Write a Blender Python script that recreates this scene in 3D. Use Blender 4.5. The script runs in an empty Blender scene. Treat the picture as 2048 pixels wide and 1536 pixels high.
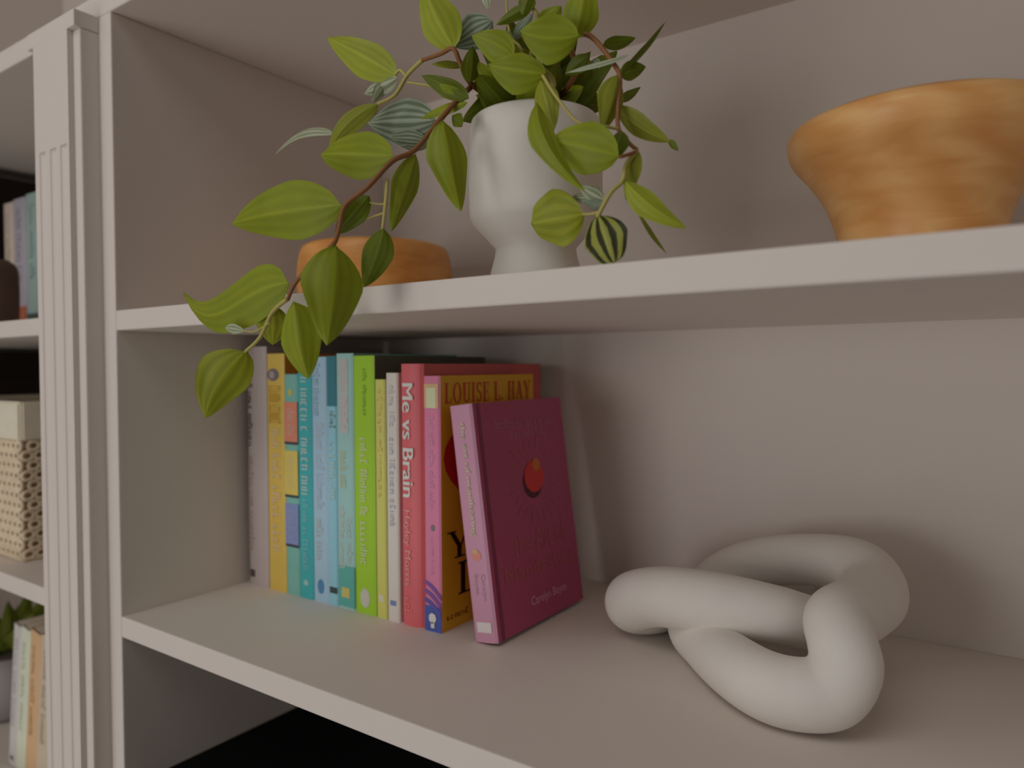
import bpy, bmesh, math, random
from mathutils import Vector, Matrix

random.seed(7)
SC = bpy.context.scene
COL = SC.collection

# ------------------------------------------------------------------ camera
CAM_POS = Vector((0.66604, -0.33614, 0.22325))
FWD = Vector((-0.57138233, 0.82035998, -0.02305944)).normalized()
RGT = Vector((0.82063943, 0.57141856, -0.00563548)).normalized()
UPV = RGT.cross(FWD).normalized()
FPX = 1463.8
cd = bpy.data.cameras.new('camera')
cd.sensor_fit = 'HORIZONTAL'
cd.sensor_width = 36.0
cd.lens = FPX / 2048.0 * 36.0
cd.clip_start = 0.01
cd.dof.use_dof = True
cd.dof.focus_distance = 0.50
cd.dof.aperture_fstop = 4.8
cam = bpy.data.objects.new('camera', cd)
COL.objects.link(cam)
cam.matrix_world = Matrix((
    (RGT.x, UPV.x, -FWD.x, CAM_POS.x),
    (RGT.y, UPV.y, -FWD.y, CAM_POS.y),
    (RGT.z, UPV.z, -FWD.z, CAM_POS.z),
    (0, 0, 0, 1)))
SC.camera = cam

# ------------------------------------------------------------------ world, light, exposure
world = bpy.data.worlds.new('room_light')
SC.world = world
world.use_nodes = True
bg = world.node_tree.nodes['Background']
bg.inputs['Color'].default_value = (1.0, 0.95, 0.90, 1)
bg.inputs['Strength'].default_value = 0.02

def area_light(name, loc, target, sx, sy, power, color):
    ld = bpy.data.lights.new(name, 'AREA')
    ld.shape = 'RECTANGLE'
    ld.size = sx
    ld.size_y = sy
    ld.energy = power
    ld.color = color
    o = bpy.data.objects.new(name, ld)
    COL.objects.link(o)
    o.location = loc
    d = Vector(target) - Vector(loc)
    o.rotation_euler = d.to_track_quat('-Z', 'Y').to_euler()
    return o

area_light('window_daylight', (-1.5, -2.0, 1.1), (0.25, 0.1, 0.2), 1.2, 1.1, 6.0, (1.0, 0.985, 0.975))
area_light('low_fill_light', (-0.35, -2.0, -0.95), (0.25, 0.1, 0.2), 1.7, 1.3, 9.5, (1.0, 0.985, 0.975))  # unseen low fill, added to brighten the shelf undersides
area_light('near_window_daylight', (-0.30, -2.5, 0.12), (0.35, 0.1, 0.2), 0.85, 0.80, 9.5, (1.0, 0.985, 0.975))
area_light('far_window_daylight', (1.9, -1.9, 0.60), (0.35, 0.1, 0.2), 0.9, 1.0, 2.6, (1.0, 0.985, 0.975))
area_light('overhead_fill_light', (0.3, -1.2, 1.7), (0.25, 0.1, 0.2), 1.2, 0.9, 7.6, (1.0, 0.965, 0.93))  # unseen overhead fill, added to lift the upward-facing shelf tops

SC.view_settings.view_transform = 'Standard'
SC.view_settings.look = 'None'
SC.view_settings.gamma = 1.0
SC.view_settings.use_curve_mapping = False
SC.view_settings.exposure = 0.0

# ------------------------------------------------------------------ helpers
def at(px, py, Y):
    """point of the photograph's pixel (2048 x 1536 frame) on the upright plane y = Y"""
    d = FWD + RGT * ((px - 1024) / FPX) - UPV * ((py - 768) / FPX)
    return CAM_POS + d * ((Y - CAM_POS.y) / d.y)

def atw(px, py, w):
    d = FWD + RGT * ((px - 1024) / FPX) - UPV * ((py - 768) / FPX)
    return CAM_POS + d * w

def s2l(c):
    return tuple(((v / 255) / 12.92 if v / 255 <= 0.04045 else ((v / 255 + 0.055) / 1.055) ** 2.4) for v in c)

def new_mat(name):
    m = bpy.data.materials.new(name)
    m.use_nodes = True
    nt = m.node_tree
    return m, nt, nt.nodes['Principled BSDF']

def plain(name, col, rough=0.6, noise=0.06, nscale=40, bump=0.0, bscale=300, spec=0.3, gain=1.42):
    col = tuple(min(0.88, c * gain) for c in col[:3])
    m, nt, b = new_mat(name)
    b.inputs['Roughness'].default_value = rough
    b.inputs['Specular IOR Level'].default_value = spec
    tc = nt.nodes.new('ShaderNodeTexCoord')
    n = nt.nodes.new('ShaderNodeTexNoise')
    n.inputs['Scale'].default_value = nscale
    n.inputs['Detail'].default_value = 4
    nt.links.new(tc.outputs['Object'], n.inputs['Vector'])
    r = nt.nodes.new('ShaderNodeMix')
    r.data_type = 'RGBA'
    r.inputs['A'].default_value = tuple(c * (1 - noise) for c in col[:3]) + (1,)
    r.inputs['B'].default_value = tuple(min(1, c * (1 + noise)) for c in col[:3]) + (1,)
    nt.links.new(n.outputs['Fac'], r.inputs['Factor'])
    nt.links.new(r.outputs['Result'], b.inputs['Base Color'])
    if bump:
        n2 = nt.nodes.new('ShaderNodeTexNoise')
        n2.inputs['Scale'].default_value = bscale
        n2.inputs['Detail'].default_value = 3
        nt.links.new(tc.outputs['Object'], n2.inputs['Vector'])
        bp = nt.nodes.new('ShaderNodeBump')
        bp.inputs['Strength'].default_value = bump
        bp.inputs['Distance'].default_value = 0.001
        nt.links.new(n2.outputs['Fac'], bp.inputs['Height'])
        nt.links.new(bp.outputs['Normal'], b.inputs['Normal'])
    return m

_mc = {}
def print_mat(rgb):
    """printed card in a photograph-like sRGB colour"""
    k = tuple(rgb)
    if k not in _mc:
        _mc[k] = plain('print_%d_%d_%d' % k, s2l(k), 0.45, 0.04, 60, spec=0.35)
    return _mc[k]

def mesh_obj(name, verts, faces, mat, parent=None, smooth=False):
    me = bpy.data.meshes.new(name)
    me.from_pydata([tuple(v) for v in verts], [], faces)
    me.update()
    if smooth:
        for p in me.polygons:
            p.use_smooth = True
    if mat:
        me.materials.append(mat)
    o = bpy.data.objects.new(name, me)
    COL.objects.link(o)
    if parent:
        o.parent = parent
    return o

def bm_obj(name, bm, mat, parent=None, smooth=False):
    bmesh.ops.recalc_face_normals(bm, faces=bm.faces)
    me = bpy.data.meshes.new(name)
    bm.to_mesh(me)
    bm.free()
    if smooth:
        for p in me.polygons:
            p.use_smooth = True
    me.materials.append(mat)
    o = bpy.data.objects.new(name, me)
    COL.objects.link(o)
    if parent:
        o.parent = parent
    return o

def add_box(bm, x0, x1, y0, y1, z0, z1):
    v = [bm.verts.new(p) for p in ((x0, y0, z0), (x1, y0, z0), (x1, y1, z0), (x0, y1, z0),
                                   (x0, y0, z1), (x1, y0, z1), (x1, y1, z1), (x0, y1, z1))]
    for f in ((0, 3, 2, 1), (4, 5, 6, 7), (0, 1, 5, 4), (1, 2, 6, 5), (2, 3, 7, 6), (3, 0, 4, 7)):
        bm.faces.new([v[i] for i in f])

def box(name, x0, x1, y0, y1, z0, z1, mat, parent=None, bev=0.0012):
    bm = bmesh.new()
    add_box(bm, x0, x1, y0, y1, z0, z1)
    if bev:
        bmesh.ops.bevel(bm, geom=bm.edges[:], offset=bev, segments=2, affect='EDGES', profile=0.5)
    return bm_obj(name, bm, mat, parent)

def lathe(name, prof, mat, parent=None, seg=72, loc=(0, 0, 0)):
    v, f = [], []
    n = len(prof)
    for (r, z) in prof:
        for k in range(seg):
            a = 2 * math.pi * k / seg
            v.append((loc[0] + r * math.cos(a), loc[1] + r * math.sin(a), loc[2] + z))
    for i in range(n - 1):
        for k in range(seg):
            k2 = (k + 1) % seg
            f.append((i * seg + k, i * seg + k2, (i + 1) * seg + k2, (i + 1) * seg + k))
    if prof[0][0] > 1e-5:
        f.append(tuple(range(seg))[::-1])
    if prof[-1][0] > 1e-5:
        f.append(tuple((n - 1) * seg + k for k in range(seg)))
    return mesh_obj(name, v, f, mat, parent, True)

def smooth_prof(pts, sub=6):
    out = []
    P = [pts[0]] + list(pts) + [pts[-1]]
    for i in range(1, len(P) - 2):
        for s in range(sub):
            t = s / sub
            out.append(tuple(cr(P[i - 1][k], P[i][k], P[i + 1][k], P[i + 2][k], t) for k in range(2)))
    out.append(pts[-1])
    return out

def cr(a, b, c, d, t):
    return 0.5 * (2 * b + (c - a) * t + (2 * a - 5 * b + 4 * c - d) * t * t + (3 * b - a - 3 * c + d) * t ** 3)

def tube(name, pts, rad, mat, parent=None, seg=8, sub=6, closed=False):
    """smooth tube through points; rad is one number or one per point"""
    n = len(pts)
    if not isinstance(rad, (list, tuple)):
        rad = [rad] * n
    P, R = [], []
    rng = range(n) if closed else range(n - 1)
    for i in rng:
        g = (lambda k: k % n) if closed else (lambda k: max(0, min(n - 1, k)))
        for s in range(sub):
            t = s / sub
            P.append(Vector([cr(pts[g(i - 1)][k], pts[g(i)][k], pts[g(i + 1)][k], pts[g(i + 2)][k], t) for k in range(3)]))
            R.append(cr(rad[g(i - 1)], rad[g(i)], rad[g(i + 1)], rad[g(i + 2)], t))
    if not closed:
        P.append(Vector(pts[-1]))
        R.append(rad[-1])
    m = len(P)
    v, f = [], []
    T = []
    for i in range(m):
        a = P[(i - 1) % m] if (closed or i > 0) else P[i]
        b = P[(i + 1) % m] if (closed or i < m - 1) else P[i]
        T.append((b - a).normalized())
    N = T[0].orthogonal().normalized()
    Ns = []
    for i in range(m):
        N = (N - T[i] * N.dot(T[i])).normalized()
        Ns.append(N.copy())
    if closed:      # spread the closing twist
        e = (Ns[-1] - T[0] * Ns[-1].dot(T[0])).normalized()
        ang = math.atan2(T[0].dot(e.cross(Ns[0])), e.dot(Ns[0]))
        for i in range(m):
            Ns[i] = Matrix.Rotation(ang * i / m, 3, T[i]) @ Ns[i]
    for i in range(m):
        B = T[i].cross(Ns[i])
        for k in range(seg):
            a = 2 * math.pi * k / seg
            v.append(P[i] + (Ns[i] * math.cos(a) + B * math.sin(a)) * R[i])
    for i in range(m if closed else m - 1):
        j = (i + 1) % m
        for k in range(seg):
            k2 = (k + 1) % seg
            f.append((i * seg + k, i * seg + k2, j * seg + k2, j * seg + k))
    if not closed:
        f.append(tuple(range(seg))[::-1])
        f.append(tuple((m - 1) * seg + k for k in range(seg)))
    return mesh_obj(name, v, f, mat, parent, True)

def empty(name, loc, label, cat, group=None, rot=(0, 0, 0)):
    o = bpy.data.objects.new(name, None)
    o.empty_display_size = 0.02
    COL.objects.link(o)
    o.location = loc
    o.rotation_euler = rot
    tag(o, label, cat, group)
    return o

def tag(o, label, cat, group=None):
    o['label'] = label
    o['category'] = cat
    if group:
        o['group'] = group

# ------------------------------------------------------------------ materials of the setting
PAINT = plain('taupe_paint', (0.78, 0.70, 0.638), 0.55, 0.015, 8, 0.06, 260, spec=0.3, gain=1)
WALLP = plain('wall_paint', (0.70, 0.62, 0.555), 0.8, 0.02, 6, 0.1, 150, spec=0.2, gain=1)

def wood_floor():
    m, nt, b = new_mat('floor_wood')
    b.inputs['Roughness'].default_value = 0.5
    tc = nt.nodes.new('ShaderNodeTexCoord')
    mp = nt.nodes.new('ShaderNodeMapping')
    mp.inputs['Scale'].default_value = (1, 12, 1)
    n = nt.nodes.new('ShaderNodeTexNoise')
    n.inputs['Scale'].default_value = 5
    n.inputs['Detail'].default_value = 6
    rp = nt.nodes.new('ShaderNodeValToRGB')
    rp.color_ramp.elements[0].color = (0.40, 0.31, 0.23, 1)
    rp.color_ramp.elements[1].color = (0.55, 0.45, 0.35, 1)
    nt.links.new(tc.outputs['Object'], mp.inputs['Vector'])
    nt.links.new(mp.outputs['Vector'], n.inputs['Vector'])
    nt.links.new(n.outputs['Fac'], rp.inputs['Fac'])
    nt.links.new(rp.outputs['Color'], b.inputs['Base Color'])
    return m

# ------------------------------------------------------------------ the room shell
D = 0.335          # inner depth of the bookcase
ZT, ZM, ZL, ZB, ZF = 0.541, 0.276, 0.0, -0.29, -1.25
def structure(o):
    o['kind'] = 'structure'
    return o
structure(box('floor', -2.2, 2.6, -0.45, D + 0.15, ZF - 0.05, ZF, wood_floor(), None, 0))
structure(box('wall_back', -0.907, 2.6, D + 0.03, D + 0.13, ZF, 1.75, WALLP, None, 0))
structure(box('wall_left', -1.007, -0.907, -1.2, D + 0.13, ZF, 1.75, WALLP, None, 0))

# ------------------------------------------------------------------ the bookcase
case = empty('bookcase', (0, 0, 0), 'taupe painted built-in bookcase with a fluted pilaster between two bays', 'bookcase')
XL0, XL1 = -0.705, -0.134      # left bay
XR0, XR1 = 0.0, 1.05           # right bay
for (a, b) in ((XL0 - 0.02, XL1 + 0.02), (XR0 - 0.02, XR1 + 0.02)):
    box('back_panel', a, b, D, D + 0.018, ZF, ZT + 0.02, PAINT, case, 0.0005)
for (a, b) in ((XL0 - 0.03, XL0), (XL1, XL1 + 0.03), (XR0 - 0.03, XR0), (XR1, XR1 + 0.03)):
    box('side_panel', a, b, 0.0, D, ZF, ZT, PAINT, case, 0.0012)
for (x0, x1) in ((XL0, XL1), (XR0, XR1)):
    for z, t in ((ZM, 0.018), (ZL, 0.019), (ZB, 0.019)):
        box('shelf', x0, x1, 0.0, D, z - t, z, PAINT, case, 0.0012)
box('top_board', XL0 - 0.12, XR1 + 0.12, 0.0, D + 0.018, ZT, ZT + 0.0213, PAINT, case, 0.0012)
for (x0, x1) in ((XL0, XL1), (XR0, XR1)):
    box('plinth', x0, x1, 0.0, 0.02, ZF, ZB - 0.019, PAINT, case, 0.001)

def pilaster(xc):
    """stepped face frame behind a fluted plate"""
    w = 0.0337
    hf = w + 0.0125
    box('face_frame', xc - hf, xc + hf, -0.0165, 0.0015, ZF, 0.5265, PAINT, case, 0.0014)
    yf, yb = -0.0215, -0.0165
    ztop, zfl = ZT, 0.426
    xs = [(-w, yf)]
    gw = 0.0062
    for gc in (-0.0185, 0.0030, 0.0230):
        for k in range(9):
            a = math.pi * k / 8
            xs.append((gc - gw * math.cos(a), yf + 0.0022 * math.sin(a)))
    xs.append((w, yf))
    v, f = [], []
    n = len(xs)
    for z in (ZF, zfl):
        for (x, y) in xs:
            v.append((xc + x, y, z))
        v.append((xc + w, yb, z))
        v.append((xc - w, yb, z))
    m = n + 2
    for i in range(m):
        j = (i + 1) % m
        f.append((i, j, m + j, m + i))
    f.append(tuple(range(m, 2 * m)))
    plate = mesh_obj('pilaster', v, f, PAINT, case)
    box('pilaster_block', xc - w, xc + w, yf, yb, zfl, 0.5265, PAINT, case, 0)
    box('pilaster_cap', xc - hf - 0.0004, xc + hf + 0.0004, yf, 0.0, 0.5265, ZT, PAINT, case, 0.0006)
    return plate
pilaster(-0.067)
pilaster(XR1 + 0.067)
pilaster(XL0 - 0.067)

# ------------------------------------------------------------------ lettering
def text_mesh(txt, bold=0.0, shear=0.0):
    cu = bpy.data.curves.new('t', 'FONT')
    cu.body = txt
    cu.shear = shear
    cu.resolution_u = 3
    ob = bpy.data.objects.new('t', cu)
    COL.objects.link(ob)
    dg = bpy.context.evaluated_depsgraph_get()
    me = bpy.data.meshes.new_from_object(ob.evaluated_get(dg))
    bpy.data.objects.remove(ob)
    bpy.data.curves.remove(cu)
    vs = [v.co.copy() for v in me.vertices]
    fs = [tuple(p.vertices) for p in me.polygons]
    bpy.data.meshes.remove(me)
    x0 = min(v.x for v in vs); x1 = max(v.x for v in vs)
    y0 = min(v.y for v in vs); y1 = max(v.y for v in vs)
    uv = [((v.x - x0) / (x1 - x0), (v.y - y0) / (y1 - y0)) for v in vs]
    if bold:        # thicken by three overlaid copies
        n, U, F = len(uv), [], []
        for k, dx in enumerate((-bold, 0.0, bold)):
            U += [(a + dx, b, 0.00006 * k) for a, b in uv]
            F += [tuple(i + k * n for i in f) for f in fs]
        uv, fs = U, F
    return uv, fs

def marks_mesh(words, seed, tall=False):
    """illegible lettering: word shapes of upright strokes and bars, unit box"""
    rnd = random.Random(seed)
    v, f = [], []
    x = 0.0
    def q(x0, x1, y0, y1):
        i = len(v)
        v.extend([(x0, y0), (x1, y0), (x1, y1), (x0, y1)])
        f.append((i, i + 1, i + 2, i + 3))
    for w in words:
        for _ in range(w):
            h = 1.0 if (tall or rnd.random() < 0.3) else 0.68
            k = rnd.choice((0, 1, 2, 3))
            q(x, x + 0.17, 0, h)
            if k in (0, 1):
                q(x + 0.17, x + 0.42, h - 0.17, h)
            if k in (1, 2):
                q(x + 0.17, x + 0.42, 0, 0.16)
            if k in (0, 3):
                q(x + 0.40, x + 0.56, 0, h * 0.9)
            if k == 2:
                q(x + 0.17, x + 0.38, h * 0.45, h * 0.45 + 0.15)
            x += 0.68
        x += 0.5
    x -= 0.6
    return [(a / x, b) for (a, b) in v], f

def glyph_serif(ch):
    """roman capitals with serifs as polygons in a unit-height box; returns quads and width"""
    T, t, s = 0.17, 0.07, 0.055          # thick stem, thin stroke, serif thickness
    Q = []
    def r(x0, x1, y0, y1):
        Q.append([(x0, y0), (x1, y0), (x1, y1), (x0, y1)])
    def stem(x, y0=0, y1=1, w=T, sv=0.09, lo=True, hi=True):
        r(x, x + w, y0, y1)
        if lo: r(x - sv, x + w + sv, y0, y0 + s)
        if hi: r(x - sv, x + w + sv, y1 - s, y1)
    def diag(xa, xb, y0, y1, w):
        Q.append([(xa, y0), (xa + w, y0), (xb + w, y1), (xb, y1)])
    def arc(cx, cy, rx, ry, a0, a1, tx, ty, n=14):
        for k in range(n):
            p = math.radians(a0 + (a1 - a0) * k / n); q = math.radians(a0 + (a1 - a0) * (k + 1) / n)
            Q.append([(cx + rx * math.cos(p), cy + ry * math.sin(p)), (cx + rx * math.cos(q), cy + ry * math.sin(q)),
                      (cx + (rx - tx) * math.cos(q), cy + (ry - ty) * math.sin(q)), (cx + (rx - tx) * math.cos(p), cy + (ry - ty) * math.sin(p))])
    if ch == 'L':
        stem(0.09); r(0.26, 0.62, 0, s); diag(0.55, 0.58, s, 0.28, 0.06); w = 0.68
    elif ch == 'I':
        stem(0.09); w = 0.38
    elif ch == 'E' or ch == 'F':
        stem(0.09); r(0.26, 0.60, 1 - s, 1); r(0.26, 0.48, 0.48, 0.48 + s); r(0.46, 0.50, 0.38, 0.64); r(0.55, 0.60, 0.76, 1)
        if ch == 'E': r(0.26, 0.63, 0, s); r(0.58, 0.63, 0, 0.26)
        w = 0.70
    elif ch == 'H':
        stem(0.09); stem(0.56); r(0.26, 0.56, 0.48, 0.48 + s); w = 0.86
    elif ch == 'U':
        stem(0.09, 0.3, 1, T, 0.09, False); stem(0.60, 0.3, 1, t, 0.09, False); arc(0.38, 0.30, 0.29, 0.31, 180, 360, 0.12, 0.07); w = 0.80
    elif ch == 'O':
        arc(0.42, 0.5, 0.40, 0.515, 0, 360, 0.16, 0.06, 28); w = 0.86
    elif ch == 'S':
        arc(0.30, 0.745, 0.25, 0.265, 30, 270, 0.12, 0.07); arc(0.30, 0.265, 0.27, 0.275, -150, 90, 0.13, 0.07); r(0.49, 0.53, 0.74, 1.0); r(0.03, 0.07, 0.0, 0.28); w = 0.62
    elif ch == 'A':
        diag(0.06, 0.36, 0, 1, t); diag(0.60, 0.30, 0, 1, T); r(0.2, 0.6, 0.32, 0.32 + s); r(0.0, 0.2, 0, s); r(0.52, 0.86, 0, s); w = 0.86
    elif ch == 'Y':
        r(0.33, 0.33 + T, 0, 0.5); r(0.22, 0.62, 0, s); diag(0.33, 0.03, 0.42, 1, T); diag(0.44, 0.70, 0.42, 1, t); r(-0.04, 0.30, 1 - s, 1); r(0.60, 0.88, 1 - s, 1); w = 0.86
    elif ch == 'R':
        stem(0.09); arc(0.28, 0.74, 0.28, 0.26, -90, 90, 0.13, 0.06); diag(0.52, 0.28, 0, 0.5, T); r(0.5, 0.78, 0, s); w = 0.80
    elif ch == '.':
        r(0.02, 0.16, 0, 0.14); w = 0.26
    else:
        w = 0.34
    return Q, w

def serif_mesh(txt, gap=0.08):
    v, f = [], []
    x = 0.0
    for ch in txt:
        Q, w = glyph_serif(ch)
        for q in Q:
            i = len(v)
            v.extend([(x + a, b) for a, b in q])
            f.append((i, i + 1, i + 2, i + 3))
        x += w + gap
    x -= gap
    return [(a / x, b) for a, b in v], f

def disc_mesh(n=24):
    return [(0.5 + 0.5 * math.cos(2 * math.pi * k / n), 0.5 + 0.5 * math.sin(2 * math.pi * k / n)) for k in range(n)], [tuple(range(n))]

RECT = ([(0, 0), (1, 0), (1, 1), (0, 1)], [(0, 1, 2, 3)])

def lay(name, uvf, origin, U, V, N, mat, parent, off=0.00025):
    """place unit-box print at origin with sides U and V; N lifts it off the card"""
    uv, fs = uvf
    O = Vector(origin) + Vector(N) * off
    if len(fs) > 1 and len(uv) == 4 * len(fs) and len(uv[0]) == 2:      # overlapping strokes: lift each a hair
        uv = [(a, b, 0.000004 * (i // 4)) for i, (a, b) in enumerate(uv)]
    vs = [O + Vector(U) * p[0] + Vector(V) * p[1] + Vector(N) * (p[2] if len(p) > 2 else 0.0) for p in uv]
    o = mesh_obj(name, vs, fs, mat, parent)
    nn = Vector(U).cross(Vector(V))
    if nn.dot(Vector(N)) < 0:
        o.data.flip_normals()
    return o

# ------------------------------------------------------------------ books
PAGES = plain('paper_pages', (0.62, 0.56, 0.46), 0.9, 0.10, 120)

class Book:
    def __init__(self, name, x0, t, h, d, spine, cover, label, group, loc=(0, 0.128, ZL), rot=(0, 0, 0), hard=False, bulge=0.0, cat='book'):
        self.t, self.h, self.d = t, h, d
        self.root = empty(name, (loc[0] + x0, loc[1], loc[2]), label, cat, group, rot)
        r = self.root
        ct = 0.0022 if hard else 0.0007
        sp_n = 10
        # U-shaped cover, spine slightly rounded
        def spine_y(x):
            u = (x / t) * 2 - 1
            return -bulge * (1 - u * u) + (0.0012 if abs(u) > 0.999 else 0)
        outer, inner = [], []
        xs = [t * k / sp_n for k in range(sp_n + 1)]
        self.spine_y = spine_y
        outer = [(0, d)] + [(0, 0.0012)] + [(x, spine_y(x)) for x in xs] + [(t, 0.0012), (t, d)]
        inner = [(ct, d)] + [(ct, 0.0025)] + [(min(max(x, ct), t - ct), spine_y(x) + ct + 0.0006) for x in xs] + [(t - ct, 0.0025), (t - ct, d)]
        n = len(outer)
        for nm, mt, rng in (('cover', cover, None),):
            v, f = [], []
            for z in (0.0, h):
                v += [(x, y, z) for x, y in outer] + [(x, y, z) for x, y in inner]
            m = 2 * n
            for i in range(n - 1):
                f.append((i, i + 1, m + i + 1, m + i))
                f.append((n + i + 1, n + i, m + n + i, m + n + i + 1))
                f.append((i + 1, i, n + i, n + i + 1))
                f.append((m + i, m + i + 1, m + n + i + 1, m + n + i))
            f.append((0, m, m + n, n))
            f.append((n - 1, 2 * n - 1, m + 2 * n - 1, m + n - 1))
            o = mesh_obj('cover', v, f, print_mat(cover), r)
        self.coverobj = o
        o.data.materials.append(print_mat(spine))
        for p in o.data.polygons:
            if p.normal.y < -0.3 and p.center.y < 0.004:
                p.material_index = 1
        ins = 0.003 if hard else 0.0004
        box('pages', ct + 0.0001, t - ct - 0.0001, 0.004, d - ins, ins, h - ins, PAGES, r, 0)
    # prints on the spine: fractions across (0 left..1 right) and down from the top (0..1)
    def spine_rect(self, name, x0, x1, d0, d1, rgb, shape=None, off=0.0003, parent=None):
        t, h = self.t, self.h
        y = min(self.spine_y(t * x0), self.spine_y(t * x1), self.spine_y(t * (x0 + x1) / 2)) 
        return lay(name, shape or RECT, (t * x0, y, h * (1 - d1)), (t * (x1 - x0), 0, 0), (0, 0, h * (d1 - d0)), (0, -1, 0), print_mat(rgb), self.coverobj, off)
    def spine_text(self, uvf, x0, x1, d0, d1, rgb, off=0.0005):
        t, h = self.t, self.h
        y = min(self.spine_y(t * x0), self.spine_y(t * x1), self.spine_y(t * (x0 + x1) / 2))
        # reads downwards: text right = -z, text up = +x
        return lay('lettering', uvf, (t * x0, y, h * (1 - d0)), (0, 0, -h * (d1 - d0)), (t * (x1 - x0), 0, 0), (0, -1, 0), print_mat(rgb), self.coverobj, off)
    # prints on the right-hand board: fractions from the spine (0..1) and down from the top
    def front(self, name, uvf, y0, y1, d0, d1, rgb, off=0.0003):
        t, h, d = self.t, self.h, self.d
        return lay(name, uvf, (t, d * y0, h * (1 - d1)), (0, d * (y1 - y0), 0), (0, 0, h * (d1 - d0)), (1, 0, 0), print_mat(rgb), self.coverobj, off)

G = 'books in the colour-sorted row on the lower shelf'
A = Book('book', 0.0085, 0.0315, 0.2455, 0.165, (176, 163, 160), (150, 138, 134),
         'mauve-grey paperback with small dark spine lettering, first book beside the left panel', G, bulge=0.0012)
A.spine_text(marks_mesh((5, 4, 7), 1), 0.08, 0.34, 0.075, 0.415, (92, 76, 72))
A.spine_text(marks_mesh((6, 3, 8), 2), 0.10, 0.34, 0.46, 0.86, (160, 140, 130))
A.spine_rect('logo', 0.12, 0.36, 0.935, 0.965, (84, 68, 66))

B = Book('book', 0.0408, 0.0272, 0.238, 0.16, (218, 176, 84), (205, 135, 45),
         'golden yellow paperback with a round grey emblem near the top of its spine', G)
B.spine_rect('emblem', 0.06, 0.74, 0.062, 0.115, (118, 108, 112), disc_mesh())
B.spine_rect('emblem', 0.20, 0.50, 0.072, 0.105, (165, 150, 148), disc_mesh(), 0.0006)
B.spine_text(marks_mesh((7, 8), 3, True), 0.14, 0.80, 0.135, 0.295, (178, 140, 50))
B.spine_text(marks_mesh((3, 4, 5, 4), 4), 0.26, 0.74, 0.315, 0.83, (205, 180, 140))

Cc = Book('book', 0.0685, 0.0195, 0.2175, 0.15, (120, 176, 165), (95, 160, 150),
          'short sea-green book with orange, yellow and violet spine panels', G)
Cc.spine_rect('star', 0.30, 0.66, 0.065, 0.100, (190, 180, 90), disc_mesh(6))
for (d0, d1, rgb, tx) in ((0.125, 0.305, (226, 130, 105), (195, 165, 150)), (0.345, 0.545, (220, 185, 95), (205, 185, 130)), (0.585, 0.770, (128, 140, 185), (150, 158, 185))):
    Cc.spine_rect('spine_panel', 0.0, 1.0, d0, d1, rgb)
    Cc.spine_rect('spine_rule', 0.0, 1.0, d1, d1 + 0.012, (60, 62, 66))
    Cc.spine_text(marks_mesh((6, 5), int(d0 * 100)), 0.25, 0.80, d0 + 0.03, d1 - 0.03, tx)

Dd = Book('book', 0.0883, 0.0203, 0.2195, 0.15, (66, 165, 170), (50, 140, 148),
          'deep teal paperback with pale capital letters running down its spine', G)
Dd.spine_text(marks_mesh((1, 5, 1, 5, 3), 11, True), 0.25, 0.72, 0.02, 0.54, (170, 190, 186))
Dd.spine_text(marks_mesh((2, 3, 2, 7), 12), 0.30, 0.70, 0.56, 0.87, (120, 182, 182))
Dd.spine_rect('logo', 0.3, 0.68, 0.915, 0.945, (150, 185, 180), disc_mesh(5))

Ee = Book('book', 0.1090, 0.0217, 0.234, 0.155, (158, 188, 208), (140, 170, 190),
          'pale sky-blue book with a small dark blue emblem at the foot of its spine', G)
Ee.spine_text(marks_mesh((6, 8), 13), 0.15, 0.58, 0.03, 0.24, (140, 168, 182))
Ee.spine_text(marks_mesh((7, 4, 9), 14), 0.25, 0.75, 0.27, 0.62, (172, 185, 196))
Ee.spine_text(marks_mesh((5, 5), 15), 0.25, 0.65, 0.66, 0.83, (172, 180, 170))
Ee.spine_rect('emblem', 0.28, 0.70, 0.905, 0.965, (80, 125, 170), disc_mesh())

Ff = Book('book', 0.1310, 0.0120, 0.2345, 0.15, (140, 190, 205), (110, 150, 165),
          'slim light blue paperback with a dark teal block at the top of its spine', G)
Ff.spine_rect('spine_panel', 0.0, 1.0, 0.0, 0.20, (60, 120, 132))
Ff.spine_text(marks_mesh((5,), 16), 0.3, 0.9, 0.22, 0.29, (110, 130, 120))
Ff.spine_text(marks_mesh((9,), 17), 0.2, 0.8, 0.34, 0.58, (165, 195, 190))
Ff.spine_rect('logo', 0.1, 0.95, 0.925, 0.95, (58, 72, 72))

Gg = Book('book', 0.1433, 0.0225, 0.2367, 0.15, (150, 190, 186), (120, 165, 160),
          'pale aqua book with a yellow square logo at the foot of its spine', G)
Gg.spine_rect('spine_panel', 0.22, 0.72, 0.02, 0.31, (178, 182, 180))
Gg.spine_text(marks_mesh((5, 5), 18), 0.28, 0.68, 0.03, 0.30, (190, 176, 174))
Gg.spine_text(marks_mesh((6, 4), 19), 0.20, 0.72, 0.38, 0.53, (178, 182, 150))
Gg.spine_rect('spine_panel', 0.05, 1.0, 0.83, 0.99, (90, 165, 155))
Gg.spine_text(marks_mesh((8, 6), 20), 0.12, 0.46, 0.60, 0.84, (185, 188, 184))
Gg.spine_text(marks_mesh((5, 5), 21), 0.56, 0.90, 0.64, 0.82, (172, 184, 178))
Gg.spine_rect('logo', 0.25, 0.72, 0.915, 0.955, (190, 180, 105), None, 0.0006)

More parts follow.
